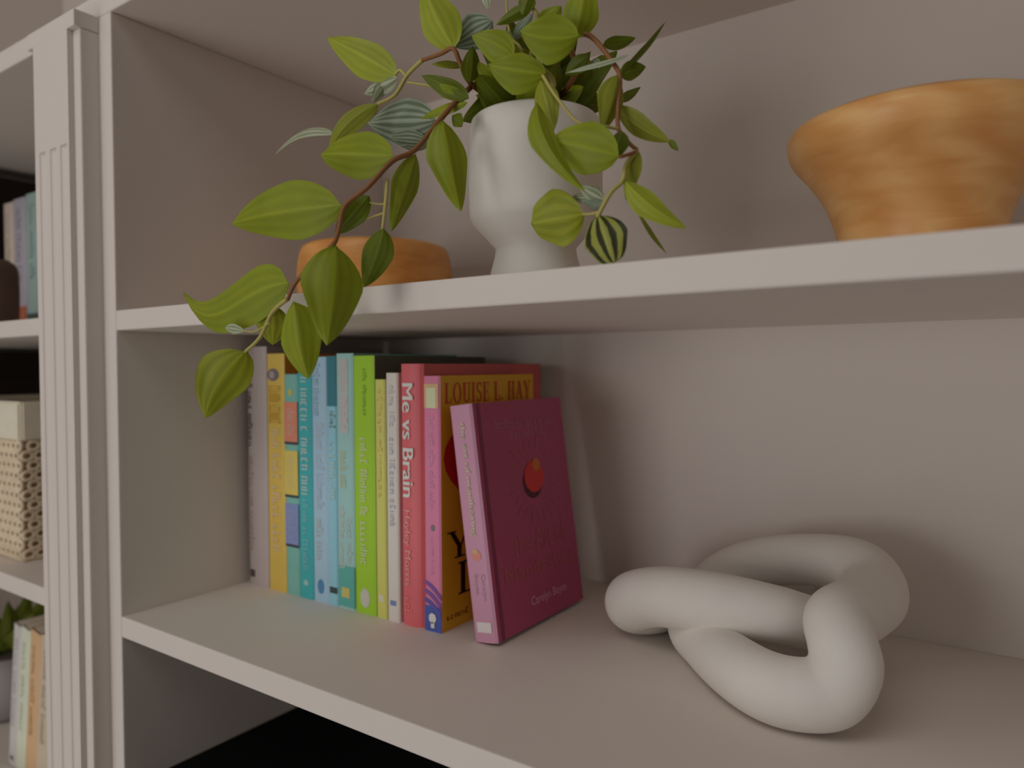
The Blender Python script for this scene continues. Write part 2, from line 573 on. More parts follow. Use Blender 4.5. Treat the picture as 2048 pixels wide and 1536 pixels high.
Hh = Book('book', 0.1662, 0.0265, 0.2343, 0.165, (152, 194, 50), (84, 84, 70),
          'bright lime green book with an oval grey logo at the foot of its spine', G)
Hh.spine_text(marks_mesh((4, 9), 22), 0.48, 0.66, 0.05, 0.23, (120, 160, 50))
Hh.spine_text(marks_mesh((5, 6, 2, 8), 23), 0.32, 0.68, 0.315, 0.81, (190, 196, 150))
Hh.spine_rect('logo', 0.28, 0.72, 0.90, 0.975, (190, 185, 175), disc_mesh())

Ii = Book('book', 0.1935, 0.0128, 0.213, 0.14, (198, 196, 105), (170, 165, 85),
          'thin olive-yellow booklet between the lime green book and a white one', G)
Ii.spine_text(marks_mesh((6, 8), 24), 0.3, 0.7, 0.04, 0.5, (205, 190, 110))
Ii.spine_rect('logo', 0.25, 0.75, 0.90, 0.93, (205, 200, 170))

Jj = Book('book', 0.2072, 0.0143, 0.2188, 0.145, (206, 200, 192), (180, 172, 165),
          'thin off-white paperback standing left of the red book', G)
Jj.spine_text(marks_mesh((4, 3), 25), 0.3, 0.75, 0.05, 0.22, (188, 184, 182))
Jj.spine_text(marks_mesh((3, 6, 5), 26), 0.3, 0.75, 0.26, 0.62, (172, 172, 178))
Jj.spine_rect('logo', 0.25, 0.75, 0.915, 0.935, (110, 130, 175))

Kk = Book('book', 0.2220, 0.0262, 0.2266, 0.185, (236, 100, 106), (190, 92, 92),
          'red hardback with large pale lettering Me vs Brain on its spine', G, bulge=0.004, loc=(0, 0.1315, ZL))
Kk.spine_text(text_mesh('Me vs Brain', 0.005), 0.24, 0.70, 0.075, 0.505, (226, 206, 200), 0.0008)
Kk.spine_text(text_mesh('Hayley Morris', 0.002), 0.24, 0.56, 0.555, 0.845, (214, 150, 146), 0.0008)
Kk.spine_text(marks_mesh((3,), 27), 0.25, 0.6, 0.89, 0.955, (214, 118, 120), 0.0008)

Ll = Book('book', 0.2505, 0.0180, 0.2162, 0.142, (214, 124, 156), (214, 158, 34),
          'yellow paperback with a pink spine and red author name LOUISE L. HAY', G, loc=(0, 0.1290, ZL))
Ll.spine_rect('spine_panel', 0.06, 0.92, 0.03, 0.125, (225, 170, 130))
Ll.spine_rect('spine_panel', 0.20, 0.78, 0.045, 0.125, (212, 206, 170), None, 0.0005)
Ll.spine_text(marks_mesh((3, 3, 4, 4, 4), 28), 0.32, 0.62, 0.16, 0.52, (196, 142, 172))
Ll.spine_rect('dot', 0.40, 0.66, 0.580, 0.605, (120, 110, 120), disc_mesh())
Ll.spine_text(marks_mesh((6, 1, 3), 29), 0.36, 0.62, 0.63, 0.78, (200, 140, 175))
Ll.spine_rect('blue_foot', 0.0, 1.0, 0.90, 1.0, (72, 90, 160))
for k in range(3):      # sweeping violet bands above the blue foot
    d0 = 0.800 + 0.034 * k
    sh = ([(0, 1.0), (0, 0.72), (0.3, 0.52), (0.6, 0.22), (1, -0.35), (1, 0.05), (0.7, 0.50), (0.4, 0.80)], [tuple(range(8))])
    Ll.spine_rect('violet_band', 0.0, 1.0, d0, d0 + 0.055, (120, 80, 150) if k < 2 else (92, 84, 156), sh, 0.0005 + 0.0001 * k)
Ll.spine_rect('logo', 0.26, 0.74, 0.925, 0.968, (206, 204, 200), disc_mesh(7), 0.0010)
Ll.spine_rect('logo', 0.40, 0.62, 0.962, 0.985, (206, 204, 200), None, 0.0010)
Ll.front('lettering', serif_mesh('LOUISE L. HAY'), 0.045, 0.965, 0.028, 0.108, (186, 58, 40))
HEART = ([(0.5 + 0.5 * math.sin(a) ** 3 * 1.0, 0.56 + (13 * math.cos(a) - 5 * math.cos(2 * a) - 2 * math.cos(3 * a) - math.cos(4 * a)) / 32)
          for a in [2 * math.pi * k / 40 for k in range(40)]], [tuple(range(40))])
Ll.front('heart', HEART, 0.03, 0.97, 0.17, 0.655, (178, 34, 34))
Ll.front('lettering', serif_mesh('YOUR'), 0.07, 0.95, 0.615, 0.725, (34, 8, 20))
Ll.front('lettering', serif_mesh('LIFE'), 0.16, 0.86, 0.745, 0.875, (34, 8, 20))
Ll.front('lettering', marks_mesh((6, 4, 7, 5), 30), 0.05, 0.92, 0.935, 0.96, (120, 70, 30))

lean = math.radians(-7.6)
Mm = Book('book', 0.3030, 0.0232, 0.1925, 0.138, (192, 140, 164), (156, 66, 96),
          'plum hardback with a red sun on its cover, leaning against the yellow book', G, rot=(0, lean, 0), hard=True, bulge=0.0006, loc=(0, 0.1305, ZL + 0.0002))
Mm.spine_text(text_mesh('the art of manifesting', 0.002), 0.40, 0.66, 0.075, 0.555, (186, 184, 150))
Mm.spine_rect('sun', 0.30, 0.72, 0.615, 0.660, (206, 132, 120), disc_mesh())
Mm.spine_rect('sun', 0.36, 0.62, 0.610, 0.632, (200, 160, 120), disc_mesh(), 0.0006)
Mm.spine_text(text_mesh('Carolyn', 0.0), 0.56, 0.78, 0.715, 0.825, (168, 140, 156))
Mm.spine_text(text_mesh('Boyes', 0.0), 0.26, 0.48, 0.715, 0.800, (168, 140, 156))
Mm.spine_rect('logo', 0.20, 0.82, 0.915, 0.958, (206, 198, 196))
Mm.front('hinge_groove', RECT, 0.045, 0.075, 0.0, 1.0, (120, 46, 72))
Mm.front('lettering', marks_mesh((4, 4, 2, 4, 5, 2, 3, 8), 31), 0.20, 0.90, 0.085, 0.120, (176, 104, 124))
Mm.front('lettering', marks_mesh((2, 3, 4, 3, 4), 32), 0.34, 0.76, 0.138, 0.168, (176, 104, 124))
Mm.front('sun_shadow', disc_mesh(32), 0.435, 0.655, 0.305, 0.455, (72, 16, 34), 0.0003)
Mm.front('sun', disc_mesh(32), 0.455, 0.675, 0.285, 0.430, (196, 48, 46), 0.0005)
Mm.front('sun_crescent', disc_mesh(20), 0.555, 0.645, 0.275, 0.335, (186, 100, 46), 0.0007)
rv, rf = [], []
for k in range(24):      # fine gilt rays around the sun
    a = 2 * math.pi * k / 24
    r0, r1 = 0.34, 0.50 if k % 2 else 0.42
    i = len(rv)
    for (rr, da) in ((r0, -0.02), (r0, 0.02), (r1, 0.012), (r1, -0.012)):
        rv.append((0.5 + rr * math.cos(a + da), 0.5 + rr * math.sin(a + da)))
    rf.append((i, i + 1, i + 2, i + 3))
Mm.front('sun_rays', (rv, rf), 0.25, 0.88, 0.165, 0.575, (160, 84, 84), 0.0003)
Mm.front('lettering', text_mesh('the Art of', 0.0), 0.26, 0.86, 0.585, 0.690, (158, 80, 86))
Mm.front('lettering', text_mesh('Manifesting', 0.0), 0.14, 0.94, 0.715, 0.815, (158, 80, 86))
Mm.front('lettering', text_mesh('Carolyn Boyes', 0.0), 0.38, 0.80, 0.880, 0.930, (196, 140, 154))

# books standing in the left bay
G2 = 'books standing on the middle shelf of the left bay'
for (x0, t, h, sp, lab, seed) in (
        (-0.5790, 0.0320, 0.193, (188, 172, 158), 'cream book in the left bay, behind the dark brown vase', 41),
        (-0.5460, 0.0400, 0.195, (158, 152, 162), 'lilac-grey book with a rust block at the foot of its spine', 42),
        (-0.5050, 0.0420, 0.197, (142, 164, 156), 'mint green book half hidden by the fluted pilaster', 43)):
    b = Book('book', x0, t, h, 0.15, sp, tuple(int(v * 0.85) for v in sp), lab, G2, loc=(0, 0.13, ZM))
    b.spine_text(marks_mesh((5, 7, 4), seed), 0.30, 0.62, 0.08, 0.62, tuple(int(v * 0.86) for v in sp))
    if seed == 42:
        b.spine_rect('spine_panel', 0.05, 0.95, 0.80, 0.97, (170, 96, 70))
    if seed == 43:
        b.spine_rect('spine_panel', 0.0, 1.0, 0.86, 1.0, (70, 84, 76))

G3 = 'pale books leaning in the bottom of the left bay'
tl = math.radians(8.0)
for (x0, t, h, sp, lab, seed) in (
        (-0.4130, 0.0210, 0.190, (186, 180, 178), 'greyish white book leaning at the left end of the pale leaning books', 51),
        (-0.3915, 0.0250, 0.190, (196, 200, 178), 'pale mint book leaning between a white and a tan book', 52),
        (-0.3660, 0.0300, 0.191, (196, 160, 120), 'tan book leaning beside the foot of the fluted pilaster', 53),
        (-0.3355, 0.0300, 0.191, (186, 172, 150), 'beige book leaning, mostly behind the fluted pilaster', 54)):
    b = Book('book', x0, t, h, 0.14, sp, tuple(int(v * 0.9) for v in sp), lab, G3, loc=(0, 0.06, ZB + t * math.sin(tl) + 0.0004), rot=(0, tl, 0))
    b.spine_text(marks_mesh((6, 5, 6), seed), 0.30, 0.62, 0.10, 0.72, tuple(int(v * 0.9) for v in sp))
    if seed == 51:
        b.spine_rect('logo', 0.3, 0.7, 0.93, 0.96, (90, 84, 90))

# ------------------------------------------------------------------ wooden bowls
def bowl_wood(name, c0, c1):
    m, nt, b = new_mat(name)
    b.inputs['Roughness'].default_value = 0.38
    b.inputs['Specular IOR Level'].default_value = 0.4
    tc = nt.nodes.new('ShaderNodeTexCoord')
    mp = nt.nodes.new('ShaderNodeMapping')
    mp.inputs['Scale'].default_value = (6, 6, 26)
    mp.inputs['Rotation'].default_value = (0.25, 0.15, 0)
    n = nt.nodes.new('ShaderNodeTexNoise')
    n.inputs['Scale'].default_value = 3.0
    n.inputs['Detail'].default_value = 5
    n.inputs['Distortion'].default_value = 1.2
    w = nt.nodes.new('ShaderNodeTexWave')
    w.inputs['Scale'].default_value = 1.2
    w.inputs['Distortion'].default_value = 6
    w.inputs['Detail'].default_value = 3
    mx = nt.nodes.new('ShaderNodeMath')
    mx.operation = 'MULTIPLY_ADD'
    mx.inputs[1].default_value = 0.35
    rp = nt.nodes.new('ShaderNodeValToRGB')
    rp.color_ramp.elements[0].position = 0.35
    rp.color_ramp.elements[0].color = c0 + (1,)
    rp.color_ramp.elements[1].position = 0.95
    rp.color_ramp.elements[1].color = c1 + (1,)
    nt.links.new(tc.outputs['Object'], mp.inputs['Vector'])
    nt.links.new(mp.outputs['Vector'], n.inputs['Vector'])
    nt.links.new(mp.outputs['Vector'], w.inputs['Vector'])
    nt.links.new(w.outputs['Fac'], mx.inputs[0])
    nt.links.new(n.outputs['Fac'], mx.inputs[2])
    nt.links.new(mx.outputs[0], rp.inputs['Fac'])
    nt.links.new(rp.outputs['Color'], b.inputs['Base Color'])
    return m
BW1 = bowl_wood('honey_wood', (0.74, 0.335, 0.095), (0.90, 0.52, 0.20))
BW2 = bowl_wood('amber_wood', (0.64, 0.25, 0.055), (0.84, 0.40, 0.115))

def bowl(name, prof_out, wall, floor_z, mat, loc, label):
    top = prof_out[-1]
    inner = [(max(r - wall, 0.001), z) for r, z in reversed(prof_out) if z > floor_z + 0.004]
    prof = [(0.0005, 0.0)] + smooth_prof(prof_out, 5) + [(top[0] - wall * 0.5, top[1] + wall * 0.22)] + inner + [(inner[-1][0] * 0.8, floor_z), (0.0005, floor_z)]
    o = lathe(name, prof, mat, None, 96)
    o.location = loc
    tag(o, label, 'bowl', 'turned wooden bowls on the middle shelf')
    return o
bowl('wooden_bowl', [(0.047, 0.0), (0.0475, 0.012), (0.0495, 0.034), (0.0565, 0.054), (0.067, 0.071), (0.0775, 0.084), (0.0808, 0.095), (0.079, 0.1015), (0.0765, 0.1035)],
     0.012, 0.03, BW1, (0.610, 0.210, ZM), 'large honey-coloured wooden bowl flaring out above a narrow foot')
bowl('wooden_bowl', [(0.062, 0.0), (0.0720, 0.007), (0.0762, 0.022), (0.0758, 0.046), (0.0725, 0.0625), (0.0690, 0.0660)],
     0.007, 0.01, BW2, (0.134, 0.190, ZM), 'low round-sided amber wooden bowl behind the trailing vine')

# ------------------------------------------------------------------ knot sculpture
CLAY = plain('cream_ceramic', (0.61, 0.575, 0.53), 0.7, 0.05, 30, 0.12, 420, spec=0.25)
knot = empty('knot_sculpture', (0.52, 0.22, ZL), 'cream matte ceramic knot of two interlocked thick rings', 'sculpture')
def knot_loop(name, pts):
    P = [atw(a, b, w) for a, b, w, r in pts]
    R = [r for a, b, w, r in pts]
    for p, r in zip(P, R):
        p.z = max(p.z, r + 0.0004)
    P = [p - Vector((0.52, 0.22, ZL)) for p in P]
    o = tube(name, P, R, CLAY, knot, 28, 12, True)
    rm = o.modifiers.new('remesh', 'REMESH')
    rm.mode = 'VOXEL'
    rm.voxel_size = 0.0013
    rm.use_smooth_shade = True
    sm = o.modifiers.new('smooth', 'SMOOTH')
    sm.iterations = 14
    sm.factor = 0.5
    return o
knot_loop('ring', [
    (1268, 1204, .600, .0240), (1312, 1193, .570, .0228), (1385, 1200, .543, .0228), (1470, 1213, .521, .0215), (1560, 1230, .509, .0195), (1630, 1246, .520, .0185),
    (1668, 1232, .560, .0190), (1620, 1205, .610, .0200), (1500, 1200, .635, .0205), (1375, 1214, .628, .0215), (1300, 1226, .612, .0222)])
knot_loop('ring', [
    (1408, 1195, .605, .0190), (1450, 1150, .612, .0195), (1530, 1124, .598, .0200), (1635, 1120, .574, .0205), (1716, 1140, .548, .0228), (1744, 1186, .522, .0238),
    (1715, 1220, .492, .0222), (1676, 1240, .466, .0206), (1684, 1285, .449, .0204), (1692, 1335, .442, .0208), (1660, 1383, .443, .0214), (1595, 1402, .449, .0216),
    (1530, 1378, .462, .0214), (1470, 1334, .490, .0210), (1420, 1292, .530, .0202), (1385, 1252, .573, .0192)])

# ------------------------------------------------------------------ potted plant
PX, PY = 0.3835, 0.100
plant = empty('potted_plant', (PX, PY, ZM), 'trailing green leafy plant in a pale footed ceramic pot', 'plant')
POTM = plain('pot_glaze', (0.56, 0.53, 0.485), 0.5, 0.02, 20, 0.05, 300, spec=0.35)
OFF = Vector((PX, PY, ZM))
pot_prof = [(0.0005, 0.0), (0.0345, 0.0), (0.0352, 0.003), (0.0325, 0.012), (0.0288, 0.026), (0.0285, 0.031), (0.0330, 0.036), (0.0440, 0.0475), (0.0462, 0.0520), (0.0468, 0.058),
            (0.0470, 0.085), (0.0462, 0.112), (0.0450, 0.1185), (0.0430, 0.1205), (0.0405, 0.1190), (0.0410, 0.10), (0.0405, 0.085), (0.0005, 0.084)]
lathe('pot', pot_prof, POTM, plant, 80)
SOIL = plain('dark_soil', (0.03, 0.025, 0.02), 0.95, 0.3, 200, 0.6, 400)
lathe('soil', [(0.0005, 0.1085), (0.022, 0.1088), (0.040, 0.106), (0.0405, 0.09), (0.0005, 0.09)], SOIL, plant, 32)

def leaf_mat(name, c_lo, c_hi, stripe=None, nst=9, rough=0.42, trans=0.15):
    """blade colour along the UV: u across, v along; parallel veins; optional dark stripes"""
    c_lo, c_hi = tuple(c * 1.06 for c in c_lo), tuple(c * 1.06 for c in c_hi)
    m, nt, b = new_mat(name)
    b.inputs['Roughness'].default_value = rough
    b.inputs['Specular IOR Level'].default_value = 0.22
    uv = nt.nodes.new('ShaderNodeUVMap')
    sep = nt.nodes.new('ShaderNodeSeparateXYZ')
    nt.links.new(uv.outputs['UV'], sep.inputs['Vector'])
    mul = nt.nodes.new('ShaderNodeMath'); mul.operation = 'MULTIPLY'; mul.inputs[1].default_value = math.pi * nst
    sub = nt.nodes.new('ShaderNodeMath'); sub.operation = 'SUBTRACT'; sub.inputs[1].default_value = 0.5
    nt.links.new(sep.outputs['X'], sub.inputs[0])
    nt.links.new(sub.outputs[0], mul.inputs[0])
    nz = nt.nodes.new('ShaderNodeTexNoise'); nz.inputs['Scale'].default_value = 5
    nt.links.new(uv.outputs['UV'], nz.inputs['Vector'])
    ad = nt.nodes.new('ShaderNodeMath'); ad.operation = 'MULTIPLY_ADD'; ad.inputs[1].default_value = 1.6
    nt.links.new(nz.outputs['Fac'], ad.inputs[0]); nt.links.new(mul.outputs[0], ad.inputs[2])
    cs = nt.nodes.new('ShaderNodeMath'); cs.operation = 'COSINE'
    nt.links.new(ad.outputs[0] if stripe else mul.outputs[0], cs.inputs[0])
    n = nt.nodes.new('ShaderNodeTexNoise'); n.inputs['Scale'].default_value = 60; n.inputs['Detail'].default_value = 3
    tc = nt.nodes.new('ShaderNodeTexCoord')
    nt.links.new(tc.outputs['Object'], n.inputs['Vector'])
    mx = nt.nodes.new('ShaderNodeMix'); mx.data_type = 'RGBA'
    mx.inputs['A'].default_value = c_lo + (1,); mx.inputs['B'].default_value = c_hi + (1,)
    nt.links.new(n.outputs['Fac'], mx.inputs['Factor'])
    rp = nt.nodes.new('ShaderNodeValToRGB')
    if stripe:
        rp.color_ramp.elements[0].position = 0.35; rp.color_ramp.elements[1].position = 0.62
    else:
        rp.color_ramp.elements[0].position = 0.0; rp.color_ramp.elements[1].position = 1.0
    ma = nt.nodes.new('ShaderNodeMath'); ma.operation = 'MULTIPLY_ADD'; ma.inputs[1].default_value = 0.5; ma.inputs[2].default_value = 0.5
    nt.links.new(cs.outputs[0], ma.inputs[0])
    nt.links.new(ma.outputs[0], rp.inputs['Fac'])
    m2 = nt.nodes.new('ShaderNodeMix'); m2.data_type = 'RGBA'
    if stripe:
        m2.inputs['A'].default_value = stripe + (1,)
        nt.links.new(rp.outputs['Color'], m2.inputs['Factor'])
        nt.links.new(mx.outputs['Result'], m2.inputs['B'])
    else:
        m2.blend_type = 'MULTIPLY'
        m2.inputs['Factor'].default_value = 0.10
        nt.links.new(mx.outputs['Result'], m2.inputs['A'])
        nt.links.new(rp.outputs['Color'], m2.inputs['B'])
    # midrib, slightly paler
    ab = nt.nodes.new('ShaderNodeMath'); ab.operation = 'ABSOLUTE'
    nt.links.new(sub.outputs[0], ab.inputs[0])
    mr = nt.nodes.new('ShaderNodeMapRange')
    mr.inputs['From Min'].default_value = 0.012; mr.inputs['From Max'].default_value = 0.05
    mr.inputs['To Min'].default_value = 0.22; mr.inputs['To Max'].default_value = 0.0
    nt.links.new(ab.outputs[0], mr.inputs['Value'])
    m3 = nt.nodes.new('ShaderNodeMix'); m3.data_type = 'RGBA'
    nt.links.new(mr.outputs['Result'], m3.inputs['Factor'])
    nt.links.new(m2.outputs['Result'], m3.inputs['A'])
    m3.inputs['B'].default_value = tuple(min(1, c * 1.5 + 0.03) for c in c_hi) + (1,)
    nt.links.new(m3.outputs['Result'], b.inputs['Base Color'])
    bp = nt.nodes.new('ShaderNodeBump'); bp.inputs['Strength'].default_value = 0.13; bp.inputs['Distance'].default_value = 0.0006
    nt.links.new(cs.outputs[0], bp.inputs['Height'])
    nt.links.new(bp.outputs['Normal'], b.inputs['Normal'])
    tr = nt.nodes.new('ShaderNodeBsdfTranslucent')
    nt.links.new(m3.outputs['Result'], tr.inputs['Color'])
    ms = nt.nodes.new('ShaderNodeMixShader'); ms.inputs['Fac'].default_value = trans
    out = nt.nodes['Material Output']
    nt.links.new(b.outputs['BSDF'], ms.inputs[1]); nt.links.new(tr.outputs['BSDF'], ms.inputs[2])
    nt.links.new(ms.outputs['Shader'], out.inputs['Surface'])
    return m

LM = {
    'g': leaf_mat('leaf_green', (0.235, 0.285, 0.014), (0.315, 0.365, 0.020)),
    'l': leaf_mat('leaf_light', (0.32, 0.37, 0.028), (0.41, 0.46, 0.045)),
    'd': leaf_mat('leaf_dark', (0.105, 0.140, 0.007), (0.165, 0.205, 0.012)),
    'o': leaf_mat('leaf_olive', (0.24, 0.26, 0.02), (0.31, 0.33, 0.035)),
    'y': leaf_mat('leaf_ribbed', (0.31, 0.33, 0.02), (0.38, 0.40, 0.03), (0.30, 0.335, 0.022), 9),
    's': leaf_mat('leaf_striped', (0.30, 0.32, 0.05), (0.36, 0.38, 0.08), (0.035, 0.035, 0.008), 7),
    'v': leaf_mat('leaf_variegated', (0.30, 0.36, 0.26), (0.40, 0.46, 0.36), (0.19, 0.24, 0.15), 12),
    'w': leaf_mat('leaf_pale', (0.42, 0.46, 0.30), (0.52, 0.54, 0.40), (0.30, 0.34, 0.20), 6),
}

def leaf(base, tip, width, mat, roll=0.0, fold=0.25, arch=0.10, sick=0.0, curl=0.0, wide=0.42, blunt=1.0, sk=1.0):
    """blade from base to tip; width in metres; roll turns it about its length; arch bows it; sick bends it sideways"""
    B, Tp = Vector(base), Vector(tip)
    L = (Tp - B).length
    a = (Tp - B) / L
    view = (CAM_POS - (B + Tp) * 0.5)
    n = (view - a * view.dot(a)).normalized()
    n = Matrix.Rotation(roll, 3, a) @ n
    s = a.cross(n).normalized()
    NL, NW = 14, 8
    v, f, uv = [], [], []
    for i in range(NL + 1):
        t = i / NL
        # ovate outline, widest at 'wide', pointed tip
        if t < wide:
            q = math.sin(math.pi / 2 * (t / wide)) ** 0.62
        else:
            u = (t - wide) / (1 - wide)
            q = max(0.0, math.cos(math.pi / 2 * u)) ** (0.85 * blunt) * (1 - 0.25 * u * (1 - u) * 2)
        hw = width * 0.5 * max(q, 0.012)
        c = B + a * (L * t) + n * (arch * L * 4 * t * (1 - t) * 0.5 - curl * L * t ** 3) + s * (sick * L * 0.5 * t ** sk * (1 - t) / ((sk / (sk + 1)) ** sk / (sk + 1)))
        for j in range(NW + 1):
            u = j / NW * 2 - 1
            edge = -abs(u) * hw * fold * 2 + 0.5 * fold * hw * u * u
            wav = 0.03 * width * math.sin(t * 9 + u * 2) * u * u
            v.append(c + s * (u * hw) - n * (-edge - wav) - OFF)
            uv.append((j / NW, t))
    W = NW + 1
    for i in range(NL):
        for j in range(NW):
            f.append((i * W + j, i * W + j + 1, (i + 1) * W + j + 1, (i + 1) * W + j))
    o = mesh_obj('leaf', v, f, LM[mat], plant, True)
    ul = o.data.uv_layers.new(name='UVMap')
    for lp in o.data.loops:
        ul.data[lp.index].uv = uv[lp.vertex_index]
    return o

def PL(bx, by, bY, tx, ty, tY, wpx, mat, **k):
    b, t = at(bx, by, bY), at(tx, ty, tY)
    depth = ((b + t) * 0.5 - CAM_POS).dot(FWD)
    return leaf(b, t, wpx * depth / FPX, mat, **k)

# trailing vine on the left, leaf by leaf from its end upwards
PL(492, 702, -.048, 410, 836, -.050, 104, 'y', fold=.12, sick=.14, arch=.08, wide=.40)
PL(588, 603, -.045, 617, 758, -.052, 92, 'g', roll=.35, fold=.42, arch=.14, wide=.42, sick=.04)
PL(672, 490, -.038, 655, 690, -.055, 126, 'g', roll=-.15, fold=.22, arch=.12, wide=.40)
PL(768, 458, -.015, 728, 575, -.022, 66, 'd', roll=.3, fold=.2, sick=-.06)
PL(684, 410, -.025, 463, 447, -.035, 116, 'g', roll=.10, fold=.12, arch=.10, wide=.40, sick=.03)
PL(578, 566, -.042, 367, 586, -.050, 112, 'g', roll=.12, fold=.16, arch=.06, wide=.34, sick=-.33, sk=2.4)
PL(548, 612, -.036, 545, 690, -.036, 66, 'y', roll=.2, fold=.1, wide=.5)
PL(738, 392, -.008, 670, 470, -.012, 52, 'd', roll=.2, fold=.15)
PL(832, 308, .010, 783, 462, .000, 58, 'g', roll=-.35, fold=.3, arch=.08)
PL(787, 312, .005, 642, 308, .000, 98, 'g', roll=.25, fold=.2, arch=.10, wide=.45, blunt=.7)
PL(756, 208, .030, 655, 312, .010, 48, 'o', roll=.5, fold=.25, sick=.20, arch=.1)
PL(886, 240, .022, 922, 422, .016, 84, 'g', roll=-.3, fold=.25, sick=.06, arch=.1)
PL(793, 152, .040, 654, 74, .030, 76, 'l', roll=.2, fold=.2, sick=.0, arch=.08)
PL(908, 98, .040, 842, -45, .030, 84, 'l', roll=-.2, fold=.3, sick=-.06, arch=.08)
PL(985, 42, .060, 905, 92, .050, 72, 'v', roll=.2, fold=.15)
PL(872, 240, .050, 735, 245, .045, 96, 'v', roll=.3, fold=.22, wide=.5)
PL(860, 285, .048, 770, 275, .050, 44, 'v', roll=-.4, fold=.2)
PL(795, 155, .040, 728, 188, .038, 40, 'w', roll=.3, fold=.3)
PL(770, 168, .040, 745, 205, .036, 26, 'w', roll=-.4, fold=.3)
PL(668, 268, .030, 547, 313, .060, 26, 'w', roll=1.0, fold=.2, sick=.14)
PL(938, 196, .045, 843, 150, .035, 42, 'd', roll=.3, fold=.25)
PL(925, 200, .045, 878, 168, .036, 26, 'g', roll=-.2, fold=.2)
PL(940, 165, .050, 946, 92, .045, 44, 'd', roll=.4, fold=.2)
PL(928, 130, .055, 862, 128, .04, 26, 'o', roll=.9, fold=.2)
PL(905, 230, .04, 925, 252, .035, 30, 'd', roll=.2)
PL(935, 205, .045, 840, 238, .040, 24, 'g', roll=.5, fold=.25)
# crown of the plant
PL(1028, 112, .040, 943, 70, .030, 66, 'g', roll=.2, fold=.2, sick=.08)
PL(1066, 8, .055, 992, 50, .045, 30, 'd', roll=.4, fold=.3)
PL(1060, -15, .05, 1045, 30, .045, 36, 'd', roll=.2)
PL(1092, 146, .035, 976, 128, .020, 86, 'g', roll=.35, fold=.28, sick=-.10, wide=.5)
PL(1158, 72, .035, 1040, 62, .020, 98, 'g', roll=.2, fold=.16, sick=-.16, wide=.5)
PL(1084, 58, .060, 1122, 12, .055, 46, 'g', roll=.2, fold=.2)
PL(1150, 78, .045, 1178, -55, .040, 74, 'g', roll=-.2, fold=.25, wide=.4)
PL(1240, 150, .060, 1332, 42, .090, 20, 'd', roll=.9, fold=.3)
PL(1206, 90, .065, 1272, 76, .075, 32, 'd', roll=.5, fold=.3, sick=.12)
PL(1256, 110, .050, 1130, 146, .035, 22, 'w', roll=1.05, fold=.25, sick=-.14)
PL(1240, 148, .065, 1292, 134, .075, 40, 'd', roll=.3, fold=.2)
PL(1238, 200, .060, 1282, 174, .075, 22, 'd', roll=.5, fold=.3, sick=.1)
PL(1236, 150, .040, 1206, 262, .035, 60, 'o', roll=-.4, fold=.3)
PL(1232, 214, .045, 1342, 284, .055, 48, 'o', roll=.35, fold=.25, sick=.10, arch=.1)
PL(1336, 280, .055, 1357, 302, .057, 16, 'd', roll=.5, fold=.3)
PL(1082, 160, .035, 1108, 262, .028, 54, 'o', roll=.2, fold=.25)
PL(1074, 205, .022, 1170, 382, .010, 56, 'g', roll=-.4, fold=.3, sick=.22, arch=.1)
PL(1238, 312, .025, 1100, 280, .018, 106, 'g', roll=.12, fold=.16, sick=.02, wide=.48, blunt=.8)
PL(1244, 262, .035, 1228, 320, .035, 44, 'd', roll=.4, fold=.2)
PL(1274, 298, .040, 1252, 402, .038, 36, 'o', roll=.3, fold=.3)
PL(1250, 362, .030, 1372, 456, .040, 54, 'l', roll=-.35, fold=.3, sick=.14, arch=.12)
PL(1276, 425, .040, 1334, 508, .050, 16, 'o', roll=.9, fold=.2)
PL(1168, 428, .020, 1062, 446, .015, 116, 'y', roll=-.1, fold=.10, wide=.52, blunt=.55)
PL(1196, 430, .020, 1228, 528, .012, 92, 's', roll=.1, fold=.12, wide=.5, blunt=.6)
PL(1208, 400, .025, 1158, 372, .020, 36, 'w', roll=.3, fold=.2)
PL(1205, 415, .025, 1168, 402, .020, 24, 'v', roll=-.3, fold=.2)
PL(1180, 395, .022, 1140, 395, .020, 22, 'w', roll=.4)
PL(1030, 78, .050, 1066, 26, .045, 28, 'v', roll=.3)
PL(1024, 90, .050, 1012, 60, .045, 26, 'w', roll=.3)
PL(1032, 20, .055, 1044, 36, .055, 20, 'v', roll=.3)
PL(970, -14, .05, 976, 18, .05, 22, 'w', roll=.2, fold=.1)
PL(450, 655, -.05, 490, 662, -.049, 22, 'w', roll=.1, fold=.1, wide=.5)
PL(1186, 118, .06, 1200, 135, .06, 18, 'w', roll=.2)
PL(1178, 110, .055, 1130, 150, .05, 40, 'd', roll=.4)
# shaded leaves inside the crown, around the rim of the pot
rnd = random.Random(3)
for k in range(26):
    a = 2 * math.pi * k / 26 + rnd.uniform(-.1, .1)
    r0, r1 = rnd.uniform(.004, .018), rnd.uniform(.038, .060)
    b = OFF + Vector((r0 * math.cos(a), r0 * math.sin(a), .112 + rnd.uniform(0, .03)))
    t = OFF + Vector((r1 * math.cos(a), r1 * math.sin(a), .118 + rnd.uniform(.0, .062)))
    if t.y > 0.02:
        leaf(b, t, rnd.uniform(.022, .032), rnd.choice('ddgd'), roll=rnd.uniform(-.9, .9), fold=.25, arch=.15)

